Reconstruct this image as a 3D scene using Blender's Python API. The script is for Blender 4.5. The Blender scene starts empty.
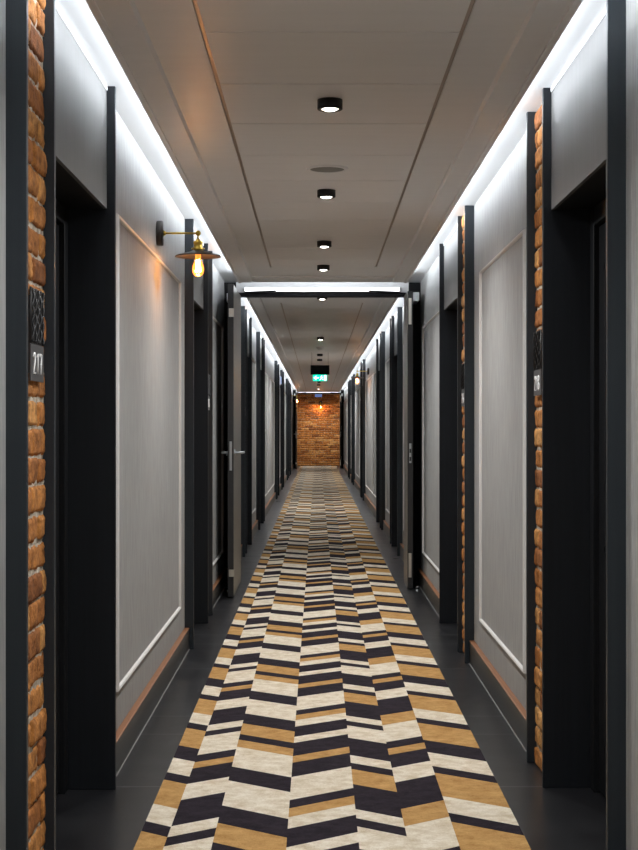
import bpy, bmesh, math, random
from mathutils import Vector, Matrix, noise
PI = math.pi
random.seed(7)
C = bpy.context.scene.collection

# ------------------------------------------------------------------ helpers
def obj(name, bm, mat=None, parent=None, loc=None, smooth=False):
    me = bpy.data.meshes.new(name)
    bmesh.ops.recalc_face_normals(bm, faces=bm.faces[:])
    bm.to_mesh(me); bm.free()
    mats = mat if isinstance(mat, (list, tuple)) else [mat]
    for m in mats:
        if m: me.materials.append(m)
    if smooth:
        for p in me.polygons: p.use_smooth = True
    o = bpy.data.objects.new(name, me); C.objects.link(o)
    if parent is not None: o.parent = parent
    if loc: o.location = loc
    return o

def tag(o, label=None, cat=None, group=None, kind=None):
    if label: o['label'] = label
    if cat: o['category'] = cat
    if group: o['group'] = group
    if kind: o['kind'] = kind
    return o

def thing(name, label, cat, loc=(0, 0, 0), rz=0, group=None, kind=None):
    o = bpy.data.objects.new(name, None); C.objects.link(o)
    o.empty_display_size = 0.1
    o.location = loc; o.rotation_euler = (0, 0, rz)
    return tag(o, label, cat, group, kind)

def box(bm, x0, x1, y0, y1, z0, z1, bev=0.0, mi=0):
    x0, x1 = min(x0, x1), max(x0, x1)
    r = bmesh.ops.create_cube(bm, size=1)
    vs = r['verts']
    bmesh.ops.scale(bm, vec=(x1-x0, y1-y0, z1-z0), verts=vs)
    bmesh.ops.translate(bm, vec=((x0+x1)/2, (y0+y1)/2, (z0+z1)/2), verts=vs)
    fs = set(f for v in vs for f in v.link_faces)
    for f in fs: f.material_index = mi
    if bev > 0:
        es = list(set(e for v in vs for e in v.link_edges))
        bmesh.ops.bevel(bm, geom=es, offset=bev, segments=1, affect='EDGES', material=-1)

def prism(bm, pts, y0, y1, mi=0):
    """closed (x,z) outline extruded along the corridor"""
    a = [bm.verts.new((x, y0, z)) for x, z in pts]
    b = [bm.verts.new((x, y1, z)) for x, z in pts]
    n = len(pts)
    fs = [bm.faces.new(a), bm.faces.new(b[::-1])]
    for i in range(n):
        fs.append(bm.faces.new((a[i], b[i], b[(i+1) % n], a[(i+1) % n])))
    for f in fs: f.material_index = mi

def lathe(bm, prof, n=32, M=None, mi=0):
    """(r,z) profile about z"""
    M = M or Matrix.Identity(4)
    rings = []
    for r, z in prof:
        if r < 1e-6:
            rings.append([bm.verts.new(M @ Vector((0, 0, z)))])
        else:
            rings.append([bm.verts.new(M @ Vector((r*math.cos(2*PI*k/n), r*math.sin(2*PI*k/n), z))) for k in range(n)])
    for a, b in zip(rings, rings[1:]):
        for k in range(n):
            k2 = (k+1) % n
            if len(a) == 1 and len(b) == 1: continue
            if len(a) == 1: f = bm.faces.new((a[0], b[k], b[k2]))
            elif len(b) == 1: f = bm.faces.new((a[k], a[k2], b[0]))
            else: f = bm.faces.new((a[k], a[k2], b[k2], b[k]))
            f.material_index = mi; f.smooth = True

def tube(bm, pts, r, n=10, mi=0, cap=True):
    pts = [Vector(p) for p in pts]
    rings = []
    up = None
    for i, p in enumerate(pts):
        d = (pts[min(i+1, len(pts)-1)] - pts[max(i-1, 0)]).normalized()
        if up is None:
            up = d.orthogonal().normalized()
        up = (up - d*up.dot(d)).normalized()
        s = d.cross(up)
        rings.append([bm.verts.new(p + r*(math.cos(2*PI*k/n)*up + math.sin(2*PI*k/n)*s)) for k in range(n)])
    for a, b in zip(rings, rings[1:]):
        for k in range(n):
            f = bm.faces.new((a[k], a[(k+1) % n], b[(k+1) % n], b[k])); f.smooth = True; f.material_index = mi
    if cap:
        bm.faces.new(rings[0][::-1]).material_index = mi; bm.faces.new(rings[-1]).material_index = mi

# ------------------------------------------------------------------ materials
def mat(name, col, rough=0.5, metal=0.0, spec=0.5):
    m = bpy.data.materials.new(name); m.use_nodes = True
    b = m.node_tree.nodes['Principled BSDF']
    b.inputs['Base Color'].default_value = (*col, 1)
    b.inputs['Roughness'].default_value = rough
    b.inputs['Metallic'].default_value = metal
    b.inputs['Specular IOR Level'].default_value = spec
    m.diffuse_color = (*col, 1)
    return m
def nodes(m): return m.node_tree.nodes, m.node_tree.links, m.node_tree.nodes['Principled BSDF']
def noise_col(m, scale, c0, c1, lo=0.35, hi=0.65, detail=4, vec=(1, 1, 1), bump=0.0, bdist=0.001, rough=None):
    N, L, B = nodes(m)
    tc = N.new('ShaderNodeNewGeometry')
    mp = N.new('ShaderNodeVectorMath'); mp.operation = 'MULTIPLY'; mp.inputs[1].default_value = vec
    L.new(tc.outputs['Position'], mp.inputs[0])
    n = N.new('ShaderNodeTexNoise'); n.inputs['Scale'].default_value = scale; n.inputs['Detail'].default_value = detail
    L.new(mp.outputs[0], n.inputs['Vector'])
    r = N.new('ShaderNodeValToRGB')
    r.color_ramp.elements[0].position = lo; r.color_ramp.elements[0].color = (*c0, 1)
    r.color_ramp.elements[1].position = hi; r.color_ramp.elements[1].color = (*c1, 1)
    L.new(n.outputs['Fac'], r.inputs['Fac']); L.new(r.outputs['Color'], B.inputs['Base Color'])
    if bump:
        b = N.new('ShaderNodeBump'); b.inputs['Strength'].default_value = bump; b.inputs['Distance'].default_value = bdist
        L.new(n.outputs['Fac'], b.inputs['Height']); L.new(b.outputs['Normal'], B.inputs['Normal'])
    if rough:
        q = N.new('ShaderNodeMapRange'); q.inputs['To Min'].default_value = rough[0]; q.inputs['To Max'].default_value = rough[1]
        L.new(n.outputs['Fac'], q.inputs['Value']); L.new(q.outputs[0], B.inputs['Roughness'])
    return m

WALLPAPER = noise_col(mat('linen_wallcovering', (.36, .36, .355), .75, spec=.25), 1, (.265, .268, .265), (.385, .388, .383), .32, .68, 7, (210, 210, 9), .6, .0009)
MOLD = mat('molding_lit_grey', (.66, .65, .63), .5)  # wall grey made paler, caught light put into the colour
WHITE = mat('white_ceiling_paint', (.66, .67, .68), .8)
BULK = mat('bulkhead_paint', (.78, .79, .80), .6)
HEADER = noise_col(mat('header_board_paint', (.15, .15, .15), .55, spec=.3), 1, (.142, .142, .142), (.160, .160, .160), .3, .7, 4, (60, 60, 4), .15, .0006)
SUSP = noise_col(mat('suspended_ceiling_metal', (.82, .81, .81), .42, spec=.35), 1, (.81, .80, .80), (.83, .82, .82), .35, .65, 4, (3, 22, 3), .12, .0008)
BRONZE = mat('bronze_joint_strip', (.42, .33, .27), .32, .75)
POST = noise_col(mat('blue_black_metal', (.014, .019, .024), .42, spec=.4), 1, (.012, .0165, .022), (.016, .022, .027), .3, .7, 3, (90, 90, 2), .1, .0004)
JAMB_SHADE = noise_col(mat('shade_darkened_jamb', (.006, .008, .011), .5, spec=.3), 1, (.005, .0065, .009), (.0075, .0095, .013), .3, .7, 3, (90, 90, 2), .1, .0004)  # darker copy of the post metal, niche shade put into the colour
BLACK = noise_col(mat('black_stained_wood', (.006, .0065, .008), .55, spec=.2), 1, (.0045, .005, .0065), (.008, .0085, .010), .3, .7, 4, (120, 120, 3), .2, .0004)
LEAF = noise_col(mat('greige_laminate', (.11, .10, .085), .33), 1, (.095, .088, .075), (.135, .125, .108), .3, .7, 4, (60, 60, 1.4), .1, .0004)
LEAFEDGE = mat('black_door_edge', (.012, .012, .013), .45)
STEEL = mat('brushed_steel', (.55, .58, .60), .32, 1.0)
ALU = mat('silver_closer_casing', (.62, .64, .66), .38, .6)
PALEMETAL = mat('nickel_plate', (.60, .57, .50), .35, .8)
SKIRT = noise_col(mat('dark_skirting_board', (.016, .0155, .015), .38), 1, (.013, .0125, .012), (.02, .0195, .0185), .3, .7, 4, (40, 4, 90), .1, .0003)
COPPER = mat('copper_edge', (.31, .135, .06), .45, .3)
GROUT = mat('tile_grout', (.10, .10, .10), .8)
BRASS = mat('antique_brass', (.62, .42, .08), .28, 1.0)
SHADE = mat('dark_bronze_shade', (.03, .024, .021), .42, .5)
DARKMET = mat('matt_black_metal', (.015, .015, .016), .45, .3)
SIGNGREY = mat('grey_number_plate', (.055, .055, .058), .45)
SIGNWHITE = mat('white_numerals', (.85, .85, .85), .5)
SPEAKER = mat('grey_speaker_grille', (.23, .23, .22), .6)
CAULK = mat('pale_sealant', (.30, .29, .28), .7)

def emis(name, col, s):
    m = bpy.data.materials.new(name); m.use_nodes = True
    N, L = m.node_tree.nodes, m.node_tree.links
    N.remove(N['Principled BSDF'])
    e = N.new('ShaderNodeEmission'); e.inputs[0].default_value = (*col, 1); e.inputs[1].default_value = s
    L.new(e.outputs[0], N['Material Output'].inputs[0]); return m
SOOT = mat('matt_black_casing', (.004, .004, .005), .7, spec=.2)
LENS = emis('lit_lens', (1, .93, .82), 10)
LED = emis('led_diffuser', (.95, .98, 1), 1.6)
FILAMENT = emis('glowing_filament', (1, .68, .38), 70)
GREEN = emis('exit_green', (.0, .62, .36), 1.1)
EXITWHITE = emis('exit_white', (.75, 1, .92), 1.6)
BLUELIT = emis('blue_lit_panel', (.12, .18, .38), .45)
BULBGLASS = bpy.data.materials.new('amber_bulb_glass'); BULBGLASS.use_nodes = True
_N, _L = BULBGLASS.node_tree.nodes, BULBGLASS.node_tree.links
_N.remove(_N['Principled BSDF'])
_t = _N.new('ShaderNodeBsdfTransparent'); _t.inputs[0].default_value = (1, .72, .42, 1)
_g = _N.new('ShaderNodeBsdfGlossy'); _g.inputs['Roughness'].default_value = .05
_e = _N.new('ShaderNodeEmission'); _e.inputs[0].default_value = (1, .22, .04, 1); _e.inputs[1].default_value = .5
_f = _N.new('ShaderNodeFresnel'); _f.inputs[0].default_value = 1.45
_m = _N.new('ShaderNodeMixShader'); _a = _N.new('ShaderNodeAddShader')
_L.new(_f.outputs[0], _m.inputs[0]); _L.new(_t.outputs[0], _m.inputs[1]); _L.new(_g.outputs[0], _m.inputs[2])
_L.new(_m.outputs[0], _a.inputs[0]); _L.new(_e.outputs[0], _a.inputs[1]); _L.new(_a.outputs[0], _N['Material Output'].inputs[0])

# floor: large dark tiles with pale joints
FLOOR = mat('dark_floor_tile', (.03, .03, .033), .38)
N, L, B = nodes(FLOOR)
g = N.new('ShaderNodeNewGeometry'); sx = N.new('ShaderNodeSeparateXYZ'); L.new(g.outputs['Position'], sx.inputs[0])
def mth(op, a, b=None, c=None):
    n = N.new('ShaderNodeMath'); n.operation = op
    for i, v in enumerate((a, b, c)):
        if v is None: continue
        if isinstance(v, (int, float)): n.inputs[i].default_value = v
        else: L.new(v, n.inputs[i])
    return n.outputs[0]
def joint(off, per, w):
    t = mth('SUBTRACT', sx.outputs['Y'], off - 100*per)
    t = mth('MODULO', t, per)
    return mth('LESS_THAN', t, w)
j = mth('MAXIMUM', joint(4.982, 1.22, .007), joint(5.837, 2.44, .007))
nz = N.new('ShaderNodeTexNoise'); nz.inputs['Scale'].default_value = 5; nz.inputs['Detail'].default_value = 6
L.new(g.outputs['Position'], nz.inputs['Vector'])
rp = N.new('ShaderNodeValToRGB')
rp.color_ramp.elements[0].position = .3; rp.color_ramp.elements[0].color = (.009, .009, .0105, 1)
rp.color_ramp.elements[1].position = .7; rp.color_ramp.elements[1].color = (.016, .016, .018, 1)
L.new(nz.outputs['Fac'], rp.inputs['Fac'])
mx = N.new('ShaderNodeMix'); mx.data_type = 'RGBA'
L.new(j, mx.inputs['Factor']); L.new(rp.outputs[0], mx.inputs['A']); mx.inputs['B'].default_value = (.15, .15, .15, 1)
L.new(mx.outputs['Result'], B.inputs['Base Color'])
mr = N.new('ShaderNodeMapRange'); mr.inputs['To Min'].default_value = .24; mr.inputs['To Max'].default_value = .36
L.new(nz.outputs['Fac'], mr.inputs['Value']); L.new(mr.outputs[0], B.inputs['Roughness'])

def carpet_mat(name, c0, c1):
    m = mat(name, c0, .95, spec=.1)
    N, L, B = nodes(m)
    g = N.new('ShaderNodeNewGeometry')
    n1 = N.new('ShaderNodeTexNoise'); n1.inputs['Scale'].default_value = 16; n1.inputs['Detail'].default_value = 9; n1.inputs['Roughness'].default_value = .78
    mp = N.new('ShaderNodeVectorMath'); mp.operation = 'MULTIPLY'; mp.inputs[1].default_value = (1, 1.1, 1)
    L.new(g.outputs['Position'], mp.inputs[0]); L.new(mp.outputs[0], n1.inputs['Vector'])
    n2 = N.new('ShaderNodeTexNoise'); n2.inputs['Scale'].default_value = 330; n2.inputs['Detail'].default_value = 2
    L.new(g.outputs['Position'], n2.inputs['Vector'])
    a = N.new('ShaderNodeMath'); a.operation = 'MULTIPLY_ADD'; a.inputs[1].default_value = .30
    L.new(n2.outputs['Fac'], a.inputs[0])
    s = N.new('ShaderNodeMath'); s.operation = 'MULTIPLY'; s.inputs[1].default_value = .7
    L.new(n1.outputs['Fac'], s.inputs[0]); L.new(s.outputs[0], a.inputs[2])
    r = N.new('ShaderNodeValToRGB')
    r.color_ramp.elements[0].position = .38; r.color_ramp.elements[0].color = (*c0, 1)
    r.color_ramp.elements[1].position = .60; r.color_ramp.elements[1].color = (*c1, 1)
    L.new(a.outputs[0], r.inputs['Fac']); L.new(r.outputs[0], B.inputs['Base Color'])
    b = N.new('ShaderNodeBump'); b.inputs['Strength'].default_value = .5; b.inputs['Distance'].default_value = .003
    L.new(n2.outputs['Fac'], b.inputs['Height']); L.new(b.outputs[0], B.inputs['Normal'])
    return m
C_CREAM = carpet_mat('cream_pile', (.56, .45, .30), (.86, .79, .67))
C_GOLD = carpet_mat('gold_pile', (.36, .185, .055), (.60, .36, .14))
C_DARK = carpet_mat('aubergine_pile', (.012, .009, .013), (.034, .026, .035))

# bricks: fired clay tone varies brick by brick
BRICK = mat('old_orange_brick', (.4, .17, .06), .85, spec=.25)
N, L, B = nodes(BRICK)
at = N.new('ShaderNodeAttribute'); at.attribute_name = 'tone'
rp = N.new('ShaderNodeValToRGB'); cr = rp.color_ramp
cr.elements[0].position = 0; cr.elements[0].color = (.27, .10, .03, 1)
cr.elements[1].position = 1; cr.elements[1].color = (.66, .36, .13, 1)
for p, c in ((.3, (.42, .165, .045, 1)), (.65, (.54, .235, .065, 1))):
    e = cr.elements.new(p); e.color = c
L.new(at.outputs['Fac'], rp.inputs['Fac'])
g = N.new('ShaderNodeNewGeometry')
n1 = N.new('ShaderNodeTexNoise'); n1.inputs['Scale'].default_value = 28; n1.inputs['Detail'].default_value = 8; n1.inputs['Roughness'].default_value = .7
L.new(g.outputs['Position'], n1.inputs['Vector'])
r2 = N.new('ShaderNodeValToRGB'); r2.color_ramp.elements[0].position = .36; r2.color_ramp.elements[0].color = (.42, .37, .33, 1)
r2.color_ramp.elements[1].position = .62; r2.color_ramp.elements[1].color = (1.15, 1.12, 1.05, 1)
L.new(n1.outputs['Fac'], r2.inputs['Fac'])
mx = N.new('ShaderNodeMix'); mx.data_type = 'RGBA'; mx.blend_type = 'MULTIPLY'; mx.inputs['Factor'].default_value = 1
L.new(rp.outputs[0], mx.inputs['A']); L.new(r2.outputs[0], mx.inputs['B']); L.new(mx.outputs['Result'], B.inputs['Base Color'])
n3 = N.new('ShaderNodeTexNoise'); n3.inputs['Scale'].default_value = 120; n3.inputs['Detail'].default_value = 6
L.new(g.outputs['Position'], n3.inputs['Vector'])
b = N.new('ShaderNodeBump'); b.inputs['Strength'].default_value = .9; b.inputs['Distance'].default_value = .004
L.new(n3.outputs['Fac'], b.inputs['Height']); L.new(b.outputs[0], B.inputs['Normal'])
MORTAR = noise_col(mat('pale_rough_mortar', (.5, .45, .38), .95, spec=.1), 45, (.30, .25, .19), (.66, .59, .49), .35, .65, 6, (1, 1, 1), .9, .004)

# ------------------------------------------------------------------ layout (metres; corridor centred on x=0, running along +y)
XW, XP, XB, XD, XO = .759, .711, .739, .880, 1.02   # wall face, post face, brick face, door face, outer
ZH, ZT, ZC = 1.927, 2.334, 2.250                      # niche header, wall top, suspended ceiling
Y0, YE = -4.0, 47.2
T = .022
LEFT = [('BN', 3.432, 3.795, 4.942), ('NB', 8.078, 9.145, 9.54), ('BN', 13.85, 14.24, 15.30), ('NB', 17.55, 18.72, 19.15),
        ('BN', 25.05, 25.40, 26.45), ('NB', 29.0, 30.05, 30.40), ('BN', 34.2, 34.55, 35.6), ('NB', 37.2, 38.25, 38.6)]
RIGHT = [('NB', 3.862, 4.965, 5.343), ('BN', 7.591, 7.969, 9.159), ('NB', 13.97, 15.05, 15.42), ('BN', 17.5, 17.85, 18.95),
         ('NB', 24.6, 25.65, 26.0), ('BN', 31.3, 31.65, 32.7), ('NB', 35.0, 36.05, 36.4)]
FRAMES = [11.52, 44.3]

# floor and ceilings
bm = bmesh.new(); box(bm, -XO, XO, Y0-.1, YE+.2, -.1, 0)
tag(obj('floor', bm, FLOOR), 'dark grey tiled corridor floor on both sides of the runner', kind='structure')
ceiling = None
bm = bmesh.new(); box(bm, -XO, XO, Y0-.1, YE+.2, ZT, ZT+.08)
ceiling = tag(obj('ceiling', bm, WHITE), 'white upper ceiling above the lit cove', kind='structure')

def susp_section(y0, y1, y_first, end_near):
    """lowered tray: lip, band, step, field, joint channel, square tiles"""
    bm = bmesh.new()
    top = ZC + .025
    for s in (-1, 1):
        prism(bm, [(s*.590, ZC-.002), (s*.610, ZC-.002), (s*.610, top), (s*.590, top)], y0, y1)
        prism(bm, [(s*.507, ZC+.004), (s*.5898, ZC+.004), (s*.5898, top), (s*.500, top), (s*.500, ZC+.019)], y0, y1)
        prism(bm, [(s*.3555, ZC+.018), (s*.4995, ZC+.018), (s*.4995, top), (s*.3555, top)], y0+.32 if end_near else y0, y1-.32)
    # end bands
    ends = [(y1-.32, y1)] + ([(y0, y0+.32)] if end_near else [])
    for a, b in ends:
        box(bm, -.4995, .4995, a, b, ZC+.006, top)
    # end field beyond the last joint
    jy0 = y0 + (.9 if end_near else 0); jy1 = y1 - .92
    box(bm, -.3550, .3550, jy1, y1-.3205, ZC+.016, top)
    if end_near: box(bm, -.3550, .3550, y0+.3205, jy0, ZC+.016, top)
    # backing above the joints
    box(bm, -.58, .58, y0+.01, y1-.01, top, top+.012, mi=1)
    o = obj('suspended_ceiling', bm, [SUSP, DARKMET], ceiling)
    bm = bmesh.new(); y = jy0
    ys = [jy0]
    k = y_first
    while k < jy1:
        if k > jy0 + .05: ys.append(k)
        k += .603
    if jy1 - ys[-1] < .1: ys.pop()
    ys.append(jy1)
    for a, b in zip(ys, ys[1:]):
        box(bm, -.3425, .3425, a+.004, b-.004, ZC+.016, top-.001, .001)
    obj('ceiling_tiles', bm, SUSP, o)
    for s in (-1, 1):
        bm = bmesh.new()
        k = jy0
        while k < jy1:
            e = min(k+3.0, jy1)
            box(bm, s*.3430, s*.3550, k+.001, e-.001, ZC+.0225, top-.001); k = e
        obj('joint_strip', bm, BRONZE, o)
    return o
susp_section(Y0, 10.79, Y0+.175, False)
susp_section(11.78, 43.9, 11.9+.18, True)

# ------------------------------------------------------------------ brickwork
def brickwork(name, parent, face_x, side, y0, y1, z0, z1, fine, seed, axis='x', ylen=.235, gap=.0095, bed=.003):
    """side=-1: left wall brick facing +x, side=1: right wall brick facing -x, axis 'y': end wall facing -y"""
    rnd = random.Random(seed)
    bm = bmesh.new(); lay = bm.loops.layers.float_color.new('tone')
    ch = .0708
    def place(u, v, d):   # d>0 sticks out of the wall
        if axis == 'y': return Vector((u, face_x - d, v))
        return Vector((face_x - side*d, u, v))
    row = 0; z = z0
    while z < z1 - .01:
        zt = min(z + ch - gap, z1)
        # header and stretcher courses
        u = y0 - (rnd.uniform(.0, .05) + (.12 if row % 2 else 0)) - (.05 if axis == 'x' else 0)
        while u < y1:
            ln = ylen + rnd.uniform(-.012, .012)
            a, b = max(u, y0), min(u + ln - gap, y1)
            if b - a > .018:
                t = min(1, max(0, rnd.gauss(.5, .3))); out = rnd.uniform(-.003, .003)
                nu = max(2, int((b-a)/fine)); nv = max(2, int((zt-z)/fine))
                sd = rnd.uniform(0, 99)
                jz0, jz1 = rnd.uniform(-.003, .003), rnd.uniform(-.003, .003)
                grid = []
                for jv in range(nv+1):
                    r_ = []
                    for iu in range(nu+1):
                        fu, fv = iu/nu, jv/nv
                        eu = min(fu, 1-fu)*(b-a); ev = min(fv, 1-fv)*(zt-z)
                        e = min(eu, ev)
                        rnd_in = -.0045*max(0, 1 - e/.006)
                        uu = a + (b-a)*fu; vv = z + (zt-z)*fv + (jz0*(1-fv)+jz1*fv)
                        nn = noise.noise(Vector((uu*22, vv*22, sd)))*.0035 + noise.noise(Vector((uu*75, vv*75, sd)))*.0022
                        wob = noise.noise(Vector((uu*45, vv*45, sd+7)))*.004
                        onedge = iu in (0, nu) or jv in (0, nv)
                        r_.append(bm.verts.new(place(uu + (wob if onedge and a < uu < b else 0), vv + (wob if onedge else 0), .010 + out + rnd_in + nn)))
                    grid.append(r_)
                fs = []
                for jv in range(nv):
                    for iu in range(nu):
                        fs.append(bm.faces.new((grid[jv][iu], grid[jv][iu+1], grid[jv+1][iu+1], grid[jv+1][iu])))
                # sides back into the mortar
                ring = [grid[0][i] for i in range(nu+1)] + [grid[j_][nu] for j_ in range(1, nv+1)] + [grid[nv][i] for i in range(nu-1, -1, -1)] + [grid[j_][0] for j_ in range(nv-1, 0, -1)]
                back = []
                for v in ring:
                    c = v.co.copy()
                    if axis == 'y': c.y = face_x + .012
                    else: c.x = face_x + side*.012
                    back.append(bm.verts.new(c))
                m_ = len(ring)
                for i in range(m_):
                    fs.append(bm.faces.new((ring[i], back[i], back[(i+1) % m_], ring[(i+1) % m_])))
                for f in fs:
                    f.smooth = True
                    for lp in f.loops: lp[lay] = (t, t, t, 1)
            u += ln
        z += ch; row += 1
    # mortar bed
    nu = max(2, int((y1-y0)/(fine*1.6))); nv = max(2, int((z1-z0)/(fine*1.6)))
    grid = [[bm.verts.new(place(y0 + (y1-y0)*i/nu, z0 + (z1-z0)*j_/nv,
             bed + .005*noise.noise(Vector(((y0 + (y1-y0)*i/nu)*38, (z0 + (z1-z0)*j_/nv)*55, seed))))) for i in range(nu+1)] for j_ in range(nv+1)]
    for j_ in range(nv):
        for i in range(nu):
            f = bm.faces.new((grid[j_][i], grid[j_][i+1], grid[j_+1][i+1], grid[j_+1][i])); f.material_index = 1; f.smooth = True
    me = bpy.data.meshes.new(name)
    bm.to_mesh(me); bm.free()
    me.materials.append(BRICK); me.materials.append(MORTAR)
    o = bpy.data.objects.new(name, me); C.objects.link(o); o.parent = parent
    return o

# ------------------------------------------------------------------ walls
ntrim = [0]
def trim(s, y, deep, far_jamb=False, z1=ZT):
    ntrim[0] += 1
    bm = bmesh.new()
    box(bm, s*XP, s*(XD+.02 if deep else XW+.01), y, y+T, 0, z1, .0015)
    return tag(obj('trim_%d' % ntrim[0], bm, JAMB_SHADE if deep and far_jamb else POST), None, kind='structure')

ndoor = [0]
def room_door(s, y0, y1, label):
    """y0..y1 clear width between the jamb boards"""
    ndoor[0] += 1
    r = thing('door_%d' % ndoor[0], label, None, (s*XD, (y0+y1)/2, 0), kind='structure')
    M = lambda bm: bmesh.ops.translate(bm, verts=bm.verts[:], vec=(-s*XD, -(y0+y1)/2, 0))
    bm = bmesh.new()   # frame: architraves and the black lining under the header
    box(bm, s*(XD-.012), s*(XD+.06), y0, y0+.06, 0, ZH, .002)
    box(bm, s*(XD-.012), s*(XD+.06), y1-.06, y1, 0, ZH, .002)
    box(bm, s*(XD-.012), s*(XD+.06), y0+.06, y1-.06, ZH-.06, ZH, .002)
    box(bm, s*(XB+.012), s*(XD+.06), y0, y1, ZH, ZH+.012)
    M(bm); obj('door_frame', bm, BLACK, r)
    bm = bmesh.new()
    box(bm, s*(XD+.006), s*(XD+.05), y0+.064, y1-.064, .006, ZH-.064, .002)
    # sunk panels drawn by raised mouldings
    for za, zb in ((.16, .82), (1.0, ZH-.2)):
        for (ya, yb, zc, zd) in ((y0+.18, y1-.18, za, za+.02), (y0+.18, y1-.18, zb-.02, zb), (y0+.18, y0+.20, za, zb), (y1-.20, y1-.18, za, zb)):
            box(bm, s*(XD+.0), s*(XD+.007), ya, yb, zc, zd)
    M(bm); lf = obj('door_leaf', bm, BLACK, r)
    bm = bmesh.new()
    yh = y0+.13
    box(bm, s*(XD-.002), s*(XD+.006), yh-.03, yh+.03, .92, 1.14, .001)
    tube(bm, [(s*(XD-.002), yh, 1.02), (s*(XD-.045), yh, 1.02), (s*(XD-.05), yh+.02, 1.02), (s*(XD-.05), yh+.12, 1.02)], .009, 8)
    M(bm); obj('door_handle', bm, DARKMET, lf)
    return r

def wall_panels(wall, s, ya, yb, molds, extra=None):
    """one stretch of papered wall with its framed moulding(s)"""
    for (a, b) in molds:
        bm = bmesh.new()
        z0, z1 = .259, 1.964
        prof = [(0, 0), (.002, .009), (.006, .013), (.012, .010), (.015, 0)]
        rings = []
        for w, d in prof:
            rings.append([bm.verts.new((s*(XW-d), y, z)) for y, z in ((a+w, z0+w), (b-w, z0+w), (b-w, z1-w), (a+w, z1-w))])
        for p, q in zip(rings, rings[1:]):
            for k in range(4):
                bm.faces.new((p[k], p[(k+1) % 4], q[(k+1) % 4], q[k]))
        obj('wall_molding', bm, MOLD, wall)

def build_side(s, blocks, side):
    # papered stretches between the blocks
    edges = [(Y0, blocks[0][1])]
    for a, b in zip(blocks, blocks[1:]):
        edges.append((a[3]+T, b[1]))
    edges.append((blocks[-1][3]+T, YE))
    stretches = []
    for a, b in edges:
        cuts = [f for f in FRAMES if a < f < b]
        lo = a
        for f in cuts:
            stretches.append((lo, f)); lo = f+.12
        stretches.append((lo, b))
    bm = bmesh.new()
    for a, b in edges:
        box(bm, s*XW, s*XO, a, b, 0, ZT)
    for kind, a, m, b in blocks:      # solid wall behind niches and bricks, header block over each niche
        box(bm, s*(XD+.05), s*XO, a, b+T, 0, ZT)
        n0, n1 = (m+T, b) if kind == 'BN' else (a+T, m)
        b0, b1 = (a+T, m) if kind == 'BN' else (m+T, b)
        box(bm, s*(XB+.024), s*(XD+.05), b0, b1, 0, ZT)
        box(bm, s*(XB+.012), s*(XD+.05), n0, n1, ZH+.012, ZT)
    wall = tag(obj('wall_'+side, bm, WALLPAPER), 'grey papered %s wall of the corridor with framed mouldings' % side, kind='structure')
    for i, (kind, a, m, b) in enumerate(blocks):
        n0, n1 = (m+T, b) if kind == 'BN' else (a+T, m)
        b0, b1 = (a+T, m) if kind == 'BN' else (m+T, b)
        bm = bmesh.new(); box(bm, s*XB, s*(XB+.0118), n0, n1, ZH, ZT-.0158, .0002)
        hd = obj('header_panel', bm, HEADER, wall)
        bm = bmesh.new(); box(bm, s*(XB-.003), s*(XB+.0118), n0, n1, ZT-.0155, ZT, .0015)
        obj('header_bead', bm, WHITE, hd)
        fine = .0085 if i == 0 else (.013 if i == 1 else .03)
        brickwork('brick_pier', wall, s*(XB+(.013 if i == 1 and s < 0 else .010 if i == 0 and s > 0 else .004)), s, b0, b1, .0, ZT, fine, 11*i+5+(40 if s > 0 else 0))
        if kind == 'BN':
            trim(s, a, False); trim(s, m, True); trim(s, b, True, True)
        else:
            trim(s, a, True); trim(s, m, True, True); trim(s, b, False)
        room_door(s, n0, n1, 'black room door recessed in the %s wall' % side)
    # mouldings
    for a, b in stretches:
        if b - a < .9: continue
        if a < 0:
            wall_panels(wall, s, a, b, [(-1.0, b-.36)]); continue
        if b - a > 4.5:
            c = a + (b-a)*.36
            wall_panels(wall, s, a, b, [(a+.33, c-.05), (c+.05, b-.33)])
        else:
            wall_panels(wall, s, a, b, [(a+.34, b-.34)])
    # skirtings
    for a, b in stretches:
        if b - a < .3: continue
        a2 = max(a, Y0)+.001; b2 = b-(.09 if a < 0 else .001)
        bm = bmesh.new(); box(bm, s*(XW-.024), s*(XW-.0005), a2, b2, 0, .113)
        bb = tag(obj('baseboard_'+side, bm, SKIRT), None, kind='structure')
        bm = bmesh.new(); prism(bm, [(s*(XW-.025), .113), (s*(XW-.025), .116), (s*(XW-.022), .118), (s*(XW-.0005), .118), (s*(XW-.0005), .113)], a2, b2)
        obj('copper_edge', bm, COPPER, bb)['label'] = 'copper coloured top edge'
        bm = bmesh.new(); box(bm, s*(XW-.0270), s*(XW-.0242), a2, b2, 0, .002)
        obj('sealant_line', bm, CAULK, bb)
    return wall
wall_l = build_side(-1, LEFT, 'left')
wall_r = build_side(1, RIGHT, 'right')

# concealed service cupboards in the long stretches
def jib_lock(s, y, label):
    t = thing('cupboard_lock', label, 'lock', (s*XW, y, 1.17), group=None)
    bm = bmesh.new(); lathe(bm, [(0, .012), (.014, .012), (.018, .006), (.018, 0), (0, 0)], 16, Matrix.Rotation(-s*PI/2, 4, 'Y'))
    obj('rosette', bm, STEEL, t)
jib_lock(1, 21.1, 'small round steel lock on the right wall panel beyond the fire doors')
jib_lock(-1, 20.4, 'small round steel lock on the left wall panel beyond the fire doors')

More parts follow.
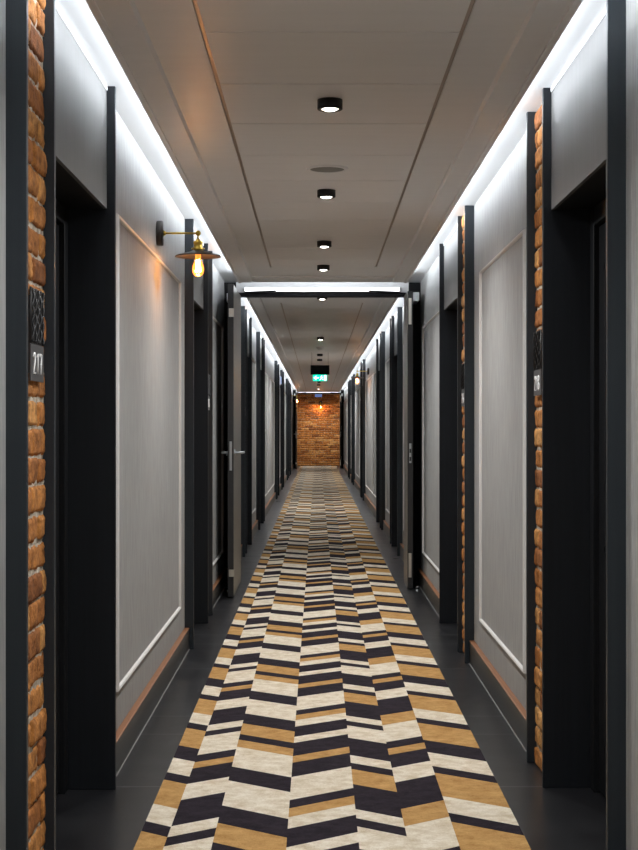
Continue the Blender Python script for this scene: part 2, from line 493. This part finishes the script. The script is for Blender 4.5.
# end walls
bm = bmesh.new(); box(bm, -XO, XO, YE+.012, YE+.2, 0, ZT)
wall_e = tag(obj('wall_end', bm, WALLPAPER), 'brick wall closing the far end of the corridor', kind='structure')
brickwork('brick_facing', wall_e, YE, 1, -XW, XW, 0, ZT, .04, 99, axis='y', gap=.006, bed=-.004)
bm = bmesh.new(); box(bm, -XO, XO, Y0-.1, Y0, 0, ZT)
tag(obj('wall_back', bm, WALLPAPER), None, kind='structure')

# ------------------------------------------------------------------ carpet
KH = (1.2-.008)/1.2
CX = [(x+.042)*KH-.042 for x in (-.565, -.481, -.344, -.130, .079, .222, .367, .568)]
PER = 1.5265*KH; Z0 = 6.332*KH
cols = [  # start phases (distance before Z0, along the column's left edge), slope per metre of width (towards +y going right)
 ('C', .044, 'B', .256, 'G', .368, 'B', .696, 'C', .907, 'B', 1.135, 'G', 1.244),
 ('B', 0, 'C', .316, 'B', .437, 'C', .534, 'B', .867, 'G', .984, 'B', 1.081, 'C', 1.31),
 ('B', .067, 'G', .276, 'B', .488, 'G', .592, 'C', .721, 'B', 1.049, 'C', 1.257),
 ('B', 0, 'G', .105, 'C', .212, 'B', .345, 'C', .543, 'B', .653, 'G', .883, 'B', .99, 'C', 1.21),
 ('C', .113, 'B', .222, 'C', .317, 'B', .558, 'C', .863, 'B', .990, 'G', 1.087, 'B', 1.310),
 ('G', .113, 'C', .317, 'B', .64, 'G', .758, 'B', .863, 'C', 1.071, 'B', 1.288),
 ('B', .156, 'G', .264, 'B', .596, 'C', .814, 'B', 1.04, 'G', 1.144, 'C', 1.473)]
slopes = [-.80, .77, -.77, .78, -.77, .78, -.77]
CY0, CY1, CZ = -1.5, 46.9, .008
bm = bmesh.new()
idx = {'C': 0, 'G': 1, 'B': 2}
def clip_y(poly, ylim, keep_less):
    out = []
    for i in range(len(poly)):
        p, q = poly[i], poly[(i+1) % len(poly)]
        ip = (p[1] <= ylim) if keep_less else (p[1] >= ylim)
        iq = (q[1] <= ylim) if keep_less else (q[1] >= ylim)
        if ip: out.append(p)
        if ip != iq:
            t = (ylim-p[1])/(q[1]-p[1]); out.append((p[0]+t*(q[0]-p[0]), ylim))
    return out
for c in range(7):
    x0, x1 = CX[c], CX[c+1]; sl = slopes[c]*(x1-x0)
    st = cols[c]; seq = [(st[i], st[i+1]*KH) for i in range(0, len(st), 2)]
    for rep in range(-28, 8):
        for i, (k, ph) in enumerate(seq):
            nx = seq[i+1][1] if i+1 < len(seq) else seq[0][1] + PER
            ya = Z0 - (nx + rep*PER); yb = Z0 - (ph + rep*PER)
            poly = [(x0, ya), (x1, ya+sl), (x1, yb+sl), (x0, yb)]
            poly = clip_y(poly, CY1, True)
            if len(poly) > 2: poly = clip_y(poly, CY0, False)
            if len(poly) < 3: continue
            f = bm.faces.new([bm.verts.new((x, y, CZ)) for x, y in poly]); f.material_index = idx[k]
bmesh.ops.remove_doubles(bm, verts=bm.verts[:], dist=.0004)
# bound edge and underside
for (a, b) in (((CX[0], CY0), (CX[0], CY1)), ((CX[0], CY1), (CX[-1], CY1)), ((CX[-1], CY1), (CX[-1], CY0)), ((CX[-1], CY0), (CX[0], CY0))):
    f = bm.faces.new([bm.verts.new((a[0], a[1], 0.0005)), bm.verts.new((b[0], b[1], 0.0005)), bm.verts.new((b[0], b[1], CZ)), bm.verts.new((a[0], a[1], CZ))]); f.material_index = 2
tag(obj('runner_carpet', bm, [C_CREAM, C_GOLD, C_DARK]), 'long runner carpet with slanted cream, gold and black stripes down the corridor floor', 'carpet')

# ------------------------------------------------------------------ fire doors
def lever(bm, x, y, z, out, toward):
    """lever handle on a leaf face; out = +-1 away from the face along x"""
    M = Matrix.Translation((x, y, z)) @ Matrix.Rotation(out*PI/2, 4, 'Y')
    lathe(bm, [(0, 0), (.026, 0), (.026, .007), (.012, .009), (0, .009)], 20, M)
    tube(bm, [(x, y, z), (x+out*.045, y, z), (x+out*.058, y+toward*.012, z), (x+out*.060, y+toward*.03, z), (x+out*.060, y+toward*.13, z)], .0095, 10)

def fire_leaf(s, yf, width, far):
    """open leaf lying along the wall, free edge nearest the camera"""
    ndoor[0] += 1
    xi, xo = .630, .672
    sd = 'left' if s < 0 else 'right'
    pos = 'near the end wall' if far else 'in the middle of the corridor'
    wd = 'wide' if width > .6 else 'narrow'
    r = thing('door_%d' % ndoor[0], '%s %s fire door leaf with grey-brown face standing open %s' % (wd, sd, pos), None, (s*xi, yf-width, 0), kind='structure')
    def put(name, bm, m, par, label=None):
        bmesh.ops.translate(bm, verts=bm.verts[:], vec=(-s*xi, -(yf-width), 0))
        o = obj(name, bm, m, par)
        if label: o['label'] = label
        return o
    ya = yf-width
    bm = bmesh.new(); box(bm, s*(xi+.002), s*xo, ya, yf, .008, 2.217, .0012)
    lf = put('door_leaf', bm, LEAFEDGE, r)
    bm = bmesh.new(); box(bm, s*xi, s*(xi+.0021), ya+.001, yf-.001, .009, 2.216)
    put('door_facing', bm, LEAF, lf, 'grey-brown laminate facing')
    xm = s*(xi+xo)/2
    bm = bmesh.new(); box(bm, xm-.0085, xm+.0085, ya-.0015, ya+.001, .90 if s < 0 else .94, 1.105 if s < 0 else 1.085, .0005)
    for z in ((.98, 1.0), (1.03, 1.055), (1.08, 1.095)):
        pass
    lp = put('lock_plate', bm, STEEL, r)
    bm = bmesh.new()
    for z0, z1 in ((.955, .985), (1.015, 1.045)):
        box(bm, xm-.006, xm+.006, ya-.002 if s > 0 else ya-.008, ya-.0012, z0, z1)
    put('latch', bm, DARKMET if s > 0 else STEEL, lp)
    bm = bmesh.new()
    if s < 0:
        box(bm, s*(xi-.0015), s*(xi+.034), ya-.0015, ya+.03, 1.985, 2.045, .0005)
        o = put('edge_plate', bm, PALEMETAL, r, 'pale metal corner plate')
        bm = bmesh.new(); box(bm, s*(xi-.0015), s*(xi+.034), ya-.0015, ya+.03, .15, .20, .0005)
        put('edge_plate', bm, PALEMETAL, r, 'pale metal corner plate')
    else:
        for z0, z1 in ((1.97, 2.165), (.09, .27)):
            bm = bmesh.new(); box(bm, s*(xi+.008), s*(xi+.030), ya-.0015, ya+.001, z0, z1, .0005)
            put('flush_bolt', bm, PALEMETAL, r, 'pale metal flush bolt plate')
    if s < 0:
        bm = bmesh.new(); lever(bm, s*xi, ya+.07, 1.025, -s, 1); put('lever_handle', bm, STEEL, r)
        bm = bmesh.new(); lever(bm, s*xo, ya+.07, 1.025, s*.75, 1); put('lever_handle', bm, STEEL, r)
    # closer body on the wall side, near the hinges
    bm = bmesh.new(); box(bm, s*xo, s*(xo+.048), yf-.42 if s > 0 else yf-.34, yf-.12, 2.148, 2.212, .003)
    put('door_closer', bm, ALU, r, 'silver door closer box')
    # hinges
    for z in (.25, 1.15, 1.95):
        bm = bmesh.new(); lathe(bm, [(0, 0), (.009, 0), (.009, .11), (0, .11)], 10, Matrix.Translation((s*(xo+.004), yf-.004, z)))
        put('hinge', bm, STEEL, r)
    return r

for i, yf in enumerate(FRAMES):
    far = i == 1
    ntrim[0] += 1
    bm = bmesh.new()
    for s in (-1, 1):
        box(bm, s*.668, s*XW, yf, yf+.12, 0, 2.325, .002)
        box(bm, s*.640, s*.668, yf+.05, yf+.12, 0, 2.218)
    box(bm, -.668, .668, yf+.02, yf+.12, 2.218, 2.250, .002)
    fr = tag(obj('trim_%d' % ntrim[0], bm, SOOT), 'black fire door frame across the corridor %s' % ('near the end wall' if far else 'at mid distance'), kind='structure')
    bm = bmesh.new(); box(bm, -.668, .668, yf+.03, yf+.12, 2.2501, ZT-.001)
    obj('bulkhead', bm, BULK, fr)
    # bright strip above the header, read as a light bar
    lt = thing('linear_light', 'long thin white light bar above the %s fire door opening' % ('far' if far else 'nearer'), 'light bar', (0, yf, 2.2505))
    bm = bmesh.new(); box(bm, -.605, .600, -.024, .0298, .002, .036, .002)
    obj('housing', bm, WHITE, lt)
    bm = bmesh.new(); box(bm, -.600, .595, -.030, -.0242, .004, .034, .001)
    obj('diffuser', bm, LED, lt)
    for s in (-1, 1):
        bm = bmesh.new()
        pts = [(s*.60, yf-.02, 2.246), (s*.60, yf-.036, 2.246), (s*.36, yf-.036, 2.256), (s*.36, yf-.02, 2.256)]
        a = [bm.verts.new((x, y, z-.006)) for x, y, z in pts]; b2 = [bm.verts.new((x, y, z+.006)) for x, y, z in pts]
        bm.faces.new(a); bm.faces.new(b2[::-1])
        for k in range(4): bm.faces.new((a[k], b2[k], b2[(k+1) % 4], a[(k+1) % 4]))
        obj('closer_arm', bm, SOOT, fr)
fire_leaf(-1, 11.52, 1.0, False)
fire_leaf(1, 11.52, .45, False)
fire_leaf(-1, 44.3, 1.0, True)
fire_leaf(1, 44.3, .45, True)

# door stops at the skirting behind the open leaves
def door_stop(s, y, label):
    t = thing('door_stop', label, 'door stop', (s*.700, y, 0), group='steel door stops on the floor behind the open fire doors')
    bm = bmesh.new(); lathe(bm, [(0, 0), (.018, 0), (.018, .004), (.012, .006), (.012, .03), (0, .03)], 16)
    obj('post', bm, STEEL, t)
    bm = bmesh.new(); lathe(bm, [(.012, .012), (.0165, .014), (.0165, .024), (.012, .026)], 16)
    obj('rubber_ring', bm, DARKMET, t)
door_stop(-1, 10.95, 'small steel door stop on the floor behind the left fire door leaf')
door_stop(1, 11.0, 'small steel door stop on the floor behind the right fire door leaf')

# ------------------------------------------------------------------ room number plates
SEG = {'0': 'abcdef', '1': 'bc', '2': 'abged', '3': 'abgcd', '4': 'fgbc', '5': 'afgcd', '6': 'afgedc', '7': 'abc', '8': 'abcdefg', '9': 'abcdfg'}
GLY = {  # thin upright numerals as strokes in a 1 x 2.6 cell
 '2': [[(.05, 2.0), (.15, 2.4), (.45, 2.6), (.8, 2.45), (.9, 2.1), (.8, 1.7), (.45, .9), (.05, .05), (.95, .05)]],
 '1': [[(.2, 2.15), (.55, 2.6), (.55, 0)]],
 '7': [[(.05, 2.2), (.05, 2.55), (.95, 2.55), (.7, 1.6), (.5, 0)], [(.35, 1.3), (.85, 1.3)]],
 '8': [[(.5, 1.4), (.15, 1.75), (.15, 2.35), (.5, 2.6), (.85, 2.35), (.85, 1.75), (.5, 1.4), (.1, 1.0), (.1, .3), (.5, 0), (.9, .3), (.9, 1.0), (.5, 1.4)]],
 '6': [[(.85, 2.5), (.5, 2.55), (.2, 2.0), (.08, 1.0), (.15, .3), (.5, 0), (.85, .3), (.9, .9), (.55, 1.35), (.15, 1.0)]],
 '5': [[(.9, 2.55), (.15, 2.55), (.12, 1.45), (.5, 1.6), (.88, 1.2), (.85, .35), (.5, 0), (.08, .2)]]}
def number_plate(s, y, num, label):
    """plate along the wall, local +u runs to the reader's right"""
    t = thing('room_number_plate', label, 'number plate', (s*.736, y, 1.313), group='room number plates on the brick piers')
    H, W = .225, .165
    # left wall reader faces -x: right is +y ... on the right wall the reader's right is -y
    d = 1 if s < 0 else -1
    def V(u, v, o): return (-s*o, d*u, v)
    bm = bmesh.new()
    box(bm, s*.014, -s*.0095, -W/2+.015, W/2-.015, .02, H-.02)
    obj('backing', bm, DARKMET, t)
    bm = bmesh.new(); box(bm, -s*.0096, -s*.0135, -W/2, W/2, 0, .088, .0008)
    lo = obj('number_panel', bm, SIGNGREY, t)
    if num:
        bm = bmesh.new()
        h = .050; sc = h/2.6
        x = -.056
        for ch in num:
            for st in GLY[ch]:
                tube(bm, [V(x+px*sc*1.5, .018+pz*sc, 0.0142) for px, pz in st], .0021, 6)
            x += .040
        obj('numerals', bm, SIGNWHITE, lo)
    # carved upper panel: open slats of twisted rope relief in a thin frame
    bm = bmesh.new()
    box(bm, -s*.0096, -s*.0110, -W/2, W/2, .0885, H, .0005)
    for u in (-W/2+.003, W/2-.003):
        tube(bm, [V(u, .09, .0120), V(u, H-.001, .0120)], .0026, 6)
    for k in range(5):
        uc = -W/2+.020 + k*(W-.040)/4
        for ph in (0, PI):
            pts = []
            for q in range(31):
                v = .092 + (H-.096)*q/30
                pts.append(V(uc+.0095*math.sin(v*80+ph+k*1.3), v, .0130+.0034*math.cos(v*80+ph+k*1.3)))
            tube(bm, pts, .0026, 5)
    obj('carved_panel', bm, DARKMET, t)
number_plate(-1, 3.628, '217', 'black carved room number plate reading 217, nearest on the left brick pier')
number_plate(1, 5.172, '218', 'grey and black room number plate on the nearest right brick pier')
number_plate(1, 7.80, '216', 'room number plate on the second right brick pier, before the fire doors')
number_plate(-1, 9.36, '215', 'room number plate on the second left brick pier, beside the fire doors')
number_plate(-1, 14.06, '', 'distant room number plate on the first left brick pier beyond the fire doors')
number_plate(1, 15.25, '', 'distant room number plate on the first right brick pier beyond the fire doors')

# ------------------------------------------------------------------ wall lamps
def sconce(loc, rz, label, power):
    """local +x points away from the wall; origin at the rosette centre"""
    t = thing('wall_lamp', label, 'wall lamp', loc, rz, 'filament bulb wall lamps')
    RY = Matrix.Rotation(PI/2, 4, 'Y')
    bm = bmesh.new(); lathe(bm, [(0, 0), (.054, 0), (.056, .004), (.056, .024), (.052, .028), (0, .029)], 40, RY)
    obj('wall_rosette', bm, SHADE, t)
    bm = bmesh.new()
    lathe(bm, [(.0, .029), (.011, .029), (.011, .036), (.007, .040), (.0, .040)], 16, RY)
    tube(bm, [(.028, 0, 0), (.176, 0, 0)], .0045, 12)
    lathe(bm, [(0, -.0125), (.006, -.012), (.011, -.006), (.0125, 0), (.011, .006), (.006, .012), (0, .0125)], 16, Matrix.Translation((.184, 0, 0)))
    tube(bm, [(.184, 0, -.008), (.184, 0, -.03)], .0045, 12)
    obj('arm', bm, BRASS, t)
    X = .184
    SZ = Matrix.Diagonal((1, 1, .88, 1))
    bm = bmesh.new()
    lathe(bm, [(0, -.028), (.009, -.029), (.011, -.036), (.020, -.042), (.0215, -.045), (.0215, -.052), (.019, -.054), (.019, -.072), (.0215, -.074), (.0225, -.080), (.0225, -.086), (0, -.088)], 28, Matrix.Translation((X, 0, 0)) @ SZ)
    obj('lamp_socket', bm, BRASS, t)
    for q in (-1, 1):
        bm = bmesh.new(); tube(bm, [(X+q*.030, 0, -.069), (X+q*.018, 0, -.069)], .0035, 8)
        obj('thumb_screw', bm, BRASS, t)
    bm = bmesh.new()
    lathe(bm, [(.0, -.0885), (.028, -.089), (.032, -.091), (.040, -.095), (.096, -.112), (.103, -.117), (.1035, -.120), (.101, -.1195), (.094, -.1145), (.040, -.0975), (.026, -.092), (0, -.0915)], 48, Matrix.Translation((X, 0, 0)) @ SZ)
    obj('lamp_shade', bm, SHADE, t)['label'] = 'flat dark metal disc shade'
    bm = bmesh.new()
    lathe(bm, [(.0135, -.094), (.0135, -.112), (.0155, -.120), (.022, -.135), (.0275, -.150), (.029, -.162), (.0275, -.174), (.022, -.185), (.013, -.1925), (0, -.195)], 28, Matrix.Translation((X, 0, 0)) @ Matrix.Diagonal((.92, .92, 1.0, 1)))
    b = obj('light_bulb', bm, BULBGLASS, t)
    bm = bmesh.new()
    for k in range(6):
        a = k*PI/3
        c, s_ = math.cos(a), math.sin(a)
        tube(bm, [(X+.006*c, .006*s_, -.120), (X+.012*c, .012*s_, -.174)], .0016, 5)
    obj('filament', bm, FILAMENT, b)
    ld = bpy.data.lights.new('bulb_light', 'POINT'); ld.energy = power; ld.color = (1, .50, .20); ld.shadow_soft_size = .012
    lo = bpy.data.objects.new('bulb_light', ld); C.objects.link(lo); lo.parent = t; lo.location = (X, 0, -.126)
    return t
sconce((-XW, 6.68, 2.073), 0, 'lit filament bulb wall lamp on brass arm, nearest, on the left wall', 2.3)
sconce((XW, 22.9, 2.073), PI, 'lit filament bulb wall lamp on the right wall beyond the fire doors', 2.0)
sconce((-XW, 40.3, 2.073), 0, 'tiny lit wall lamp at the far left beside the brick end wall', 2.3)
sconce((.075, YE-.012, 2.01), -PI/2, 'tiny lit wall lamp in the middle of the brick end wall', 5)

# ------------------------------------------------------------------ ceiling fittings
def downlight(y, flush, label, group=None, z=ZC+.0155, power=33):
    """flush: the lens sits at the rim and shows from afar; else it is set back behind a baffle"""
    t = thing('downlight', label, 'ceiling light', (0, y, z), group=group)
    d = -.031 if flush else -.018
    bm = bmesh.new(); lathe(bm, [(0, 0), (.041, 0), (.041, -.030), (.039, -.032), (.030, -.032), (.028, d+.003), (0, d+.003)], 36)
    obj('housing', bm, DARKMET, t)
    bm = bmesh.new()
    if flush: lathe(bm, [(0, d-.0050), (.012, d-.0042), (.021, d-.0015), (.0265, d+.0025), (0, d+.0028)], 28)
    else: lathe(bm, [(0, d), (.0265, d), (.0265, d+.0025), (0, d+.0025)], 28)
    obj('lens', bm, LENS, t)
    ld = bpy.data.lights.new('lamp', 'SPOT'); ld.energy = power; ld.spot_size = math.radians(165); ld.spot_blend = .8; ld.shadow_soft_size = .02; ld.color = (.98, .98, .97)
    lo = bpy.data.objects.new('lamp', ld); C.objects.link(lo); lo.parent = t; lo.location = (0, 0, -.044)
ADDED_FILL = 'added unseen fill downlight nearer than the top edge of the view'  # unseen lamps added to fill the near corridor with light
for y, fl, lb in ((3.01, 1, ADDED_FILL), (1.18, 1, ADDED_FILL), (-.65, 1, ADDED_FILL), (-2.48, 1, ADDED_FILL),
                  (4.84, 1, 'lit round black ceiling downlight, nearest and largest'),
                  (6.68, 1, 'lit round black ceiling downlight just beyond the round speaker'),
                  (8.51, 1, 'lit round black ceiling downlight, third from the viewer'),
                  (9.76, 1, 'lit round black ceiling downlight, last before the fire doors'),
                  (11.98, 1, 'lit round black ceiling downlight just beyond the fire door header'),
                  (17.48, 1, 'lit round black ceiling downlight midway between header and exit sign'),
                  (21.42, 0, 'dark looking black ceiling downlight directly above the exit sign, nearer one'),
                  (23.0, 0, 'dark looking black ceiling downlight directly above the exit sign, farther one'),
                  (26.3, 0, 'added fill downlight hidden behind the black box of the exit sign'),  # this lamp and the next are added out of sight to brighten the far section
                  (30.5, 0, 'added fill downlight hidden behind the green panel of the exit sign'),
                  (34.0, 0, 'dark looking ceiling downlight just below the exit sign in view'),
                  (36.4, 0, 'dark looking ceiling downlight second below the exit sign in view'),
                  (39.6, 1, 'lit small ceiling downlight farthest along the corridor')):
    downlight(y, fl, lb, 'added fill downlights nearer than the view' if y < 4 else 'downlights along the ceiling')
downlight(45.9, 0, 'ceiling downlight hidden behind the far fire door header, by the brick end wall', z=ZT, power=62)

t = thing('ceiling_speaker', 'flat round grey ceiling speaker between the first two downlights', 'speaker', (0, 6.12, ZC+.0155))
bm = bmesh.new(); lathe(bm, [(0, 0), (.088, 0), (.087, -.004), (.072, -.006), (.070, -.003), (0, -.003)], 40)
obj('bezel', bm, SUSP, t)
bm = bmesh.new(); lathe(bm, [(0, -.0055), (.055, -.0048), (.0695, -.0035), (.0695, -.0031), (0, -.0031)], 40)
obj('grille', bm, SPEAKER, t)

t = thing('smoke_detector', 'small white round smoke detector on the far ceiling before the exit sign', 'smoke detector', (0, 19.6, ZC+.0155))
bm = bmesh.new(); lathe(bm, [(0, 0), (.05, 0), (.05, -.012), (.04, -.018), (0, -.02)], 28)
obj('housing', bm, SIGNWHITE, t)
bm = bmesh.new(); lathe(bm, [(.0405, -.0185), (.036, -.034), (.028, -.040), (0, -.041), (0, -.0205), (.0405, -.0185)], 28)
obj('sensor_cap', bm, SIGNWHITE, t)

# exit sign: black casing on two wires with a green panel under it
t = thing('exit_sign', 'hanging green exit sign with white arrow and running figure under black box', 'exit sign', (0, 21.0, ZC))
def rel(bm): bmesh.ops.translate(bm, verts=bm.verts[:], vec=(0, -21.2, -ZC)); return bm
bm = bmesh.new(); box(bm, -.1325, .1325, 21.16, 21.24, 1.952, 2.083, .003); obj('casing', rel(bm), SOOT, t)
for s in (-1, 1):
    bm = bmesh.new(); tube(bm, [(s*.115, 21.2, 2.08), (s*.115, 21.2, ZC+.016)], .002, 6); obj('hanging_wire', rel(bm), DARKMET, t)
bm = bmesh.new(); box(bm, -.10, .10, 21.193, 21.207, 1.862, 1.9515, .001); gp = obj('green_panel', rel(bm), GREEN, t)
def flat(bm, pts):
    a = [bm.verts.new((x, 21.1925, z)) for x, z in pts]; b_ = [bm.verts.new((x, 21.1905, z)) for x, z in pts]
    bm.faces.new(a[::-1]); bm.faces.new(b_)
    for k in range(len(pts)): bm.faces.new((a[k], a[(k+1) % len(pts)], b_[(k+1) % len(pts)], b_[k]))
bm = bmesh.new()   # arrow pointing left
zc = 1.907
flat(bm, [(-.090, zc), (-.058, zc+.028), (-.044, zc+.028), (-.066, zc+.008), (-.018, zc+.008), (-.018, zc-.008), (-.066, zc-.008), (-.044, zc-.028), (-.058, zc-.028)])
obj('arrow', rel(bm), EXITWHITE, gp)
bm = bmesh.new()   # running figure
lathe(bm, [(0, 0), (.007, 0), (.007, .002), (0, .002)], 12, Matrix.Translation((.024, 21.1925, zc+.029)) @ Matrix.Rotation(PI/2, 4, 'X'))
for pts in ([(.026, .020), (.012, .018), (.018, -.006), (.030, -.004)], [(.016, .018), (-.004, .010), (-.002, .004), (.018, .012)],
            [(.026, .018), (.042, .006), (.038, .001), (.022, .010)], [(.018, -.004), (.004, -.016), (-.008, -.032), (-.002, -.036), (.012, -.020), (.026, -.006)],
            [(.022, -.004), (.034, -.018), (.048, -.020), (.048, -.026), (.030, -.024), (.018, -.008)]):
    flat(bm, [(x, zc+z) for x, z in pts])
obj('running_figure', rel(bm), EXITWHITE, gp)
bm = bmesh.new(); flat(bm, [(.056, zc-.036), (.090, zc-.036), (.090, zc+.036), (.056, zc+.036)])
obj('doorway_symbol', rel(bm), EXITWHITE, gp)

# small blue-lit sign over the far fire doors and emergency light on the left wall
t = thing('hanging_sign', 'small blue grey sign hanging from the header before the brick end wall', 'sign', (0, 44.26, 2.12))
bm = bmesh.new(); box(bm, -.105, .105, -.018, .018, 0, .085, .002); obj('casing', bm, BLUELIT, t)
bm = bmesh.new(); box(bm, -.105, .105, -.02, .02, .0855, .0975, .001); obj('bracket', bm, DARKMET, t)
t = thing('emergency_light', 'small pale blue emergency light box high on the far left wall', 'emergency light', (-XW, 28.4, 2.02))
bm = bmesh.new(); box(bm, .0, .03, -.06, .06, 0, .17, .003); obj('casing', bm, ALU, t)
bm = bmesh.new(); box(bm, .0302, .036, -.045, .045, .02, .15, .002); obj('diffuser', bm, emis('pale_blue_diffuser', (.45, .65, 1), 1.0), t)

# ------------------------------------------------------------------ cove lighting
def led_run(y0, y1, s, power):
    bm = bmesh.new(); box(bm, s*.548, s*.572, y0, y1, ZC+.0375, ZC+.043)
    sd = 'left' if s < 0 else 'right'
    pos = 'nearer' if y0 < 11 else 'farther'
    o = tag(obj('led_strip', bm, ALU), 'white LED cove strip on the %s lip of the %s lowered ceiling' % (sd, pos), 'light strip')
    n = max(1, round((y1-y0)/8)); ln = (y1-y0)/n
    for k in range(n):
        ld = bpy.data.lights.new('cove_light', 'AREA'); ld.shape = 'RECTANGLE'; ld.size = .018; ld.size_y = ln
        ld.energy = power*ln; ld.color = (.90, .95, 1.0)
        lo = bpy.data.objects.new('cove_light', ld); C.objects.link(lo)
        # emits upwards and outwards to the wall
        d = Vector((s*.55, 0, .84)).normalized()
        yv = Vector((0, 1, 0)); zv = -d; xv = yv.cross(zv)
        lo.matrix_world = Matrix(((xv.x, yv.x, zv.x, s*.562), (xv.y, yv.y, zv.y, y0+ln*(k+.5)), (xv.z, yv.z, zv.z, ZC+.054), (0, 0, 0, 1)))
POW = 2.5
for s in (-1, 1):
    led_run(Y0+.05, 10.76, s, POW)
    led_run(11.82, 43.86, s, POW)
def led_cross(y, direction, power, label):
    bm = bmesh.new(); box(bm, -.52, .52, y-.012, y+.012, ZC+.0375, ZC+.043)
    o = tag(obj('led_strip', bm, ALU), label, 'light strip')
    ld = bpy.data.lights.new('cove_light', 'AREA'); ld.shape = 'RECTANGLE'; ld.size = .018; ld.size_y = 1.04
    ld.energy = power*1.04; ld.color = (.90, .95, 1.0)
    lo = bpy.data.objects.new('cove_light', ld); C.objects.link(lo)
    d = Vector((0, direction*.30, .95)).normalized(); yv = Vector((1, 0, 0)); zv = -d; xv = yv.cross(zv)
    lo.matrix_world = Matrix(((xv.x, yv.x, zv.x, 0), (xv.y, yv.y, zv.y, y), (xv.z, yv.z, zv.z, ZC+.054), (0, 0, 0, 1)))
led_cross(10.74, 1, POW*4, 'white LED cove strip crossing before the mid-corridor fire doors')
led_cross(43.84, 1, POW*4, 'white LED cove strip crossing before the far fire doors')

# ------------------------------------------------------------------ camera, world, view
cd = bpy.data.cameras.new('camera'); cam = bpy.data.objects.new('camera', cd); C.objects.link(cam)
cam.location = (-.042, 0, 1.2); cam.rotation_euler = (PI/2, 0, 0)
cd.sensor_fit = 'VERTICAL'; cd.sensor_height = 36; cd.sensor_width = 36
cd.lens = 1490/850*36; cd.shift_x = 2/850; cd.shift_y = 3/850
cd.clip_start = .05; cd.clip_end = 200
sc = bpy.context.scene; sc.camera = cam
w = bpy.data.worlds.new('world'); sc.world = w; w.use_nodes = True
w.node_tree.nodes['Background'].inputs[0].default_value = (0, 0, 0, 1)
sc.view_settings.view_transform = 'Standard'; sc.view_settings.look = 'None'
sc.view_settings.exposure = 1.04; sc.view_settings.gamma = 1; sc.view_settings.use_curve_mapping = False
sc.cycles.max_bounces = 10; sc.cycles.diffuse_bounces = 8; sc.cycles.glossy_bounces = 4
sc.cycles.use_denoising = True
sc.cycles.sample_clamp_indirect = 6
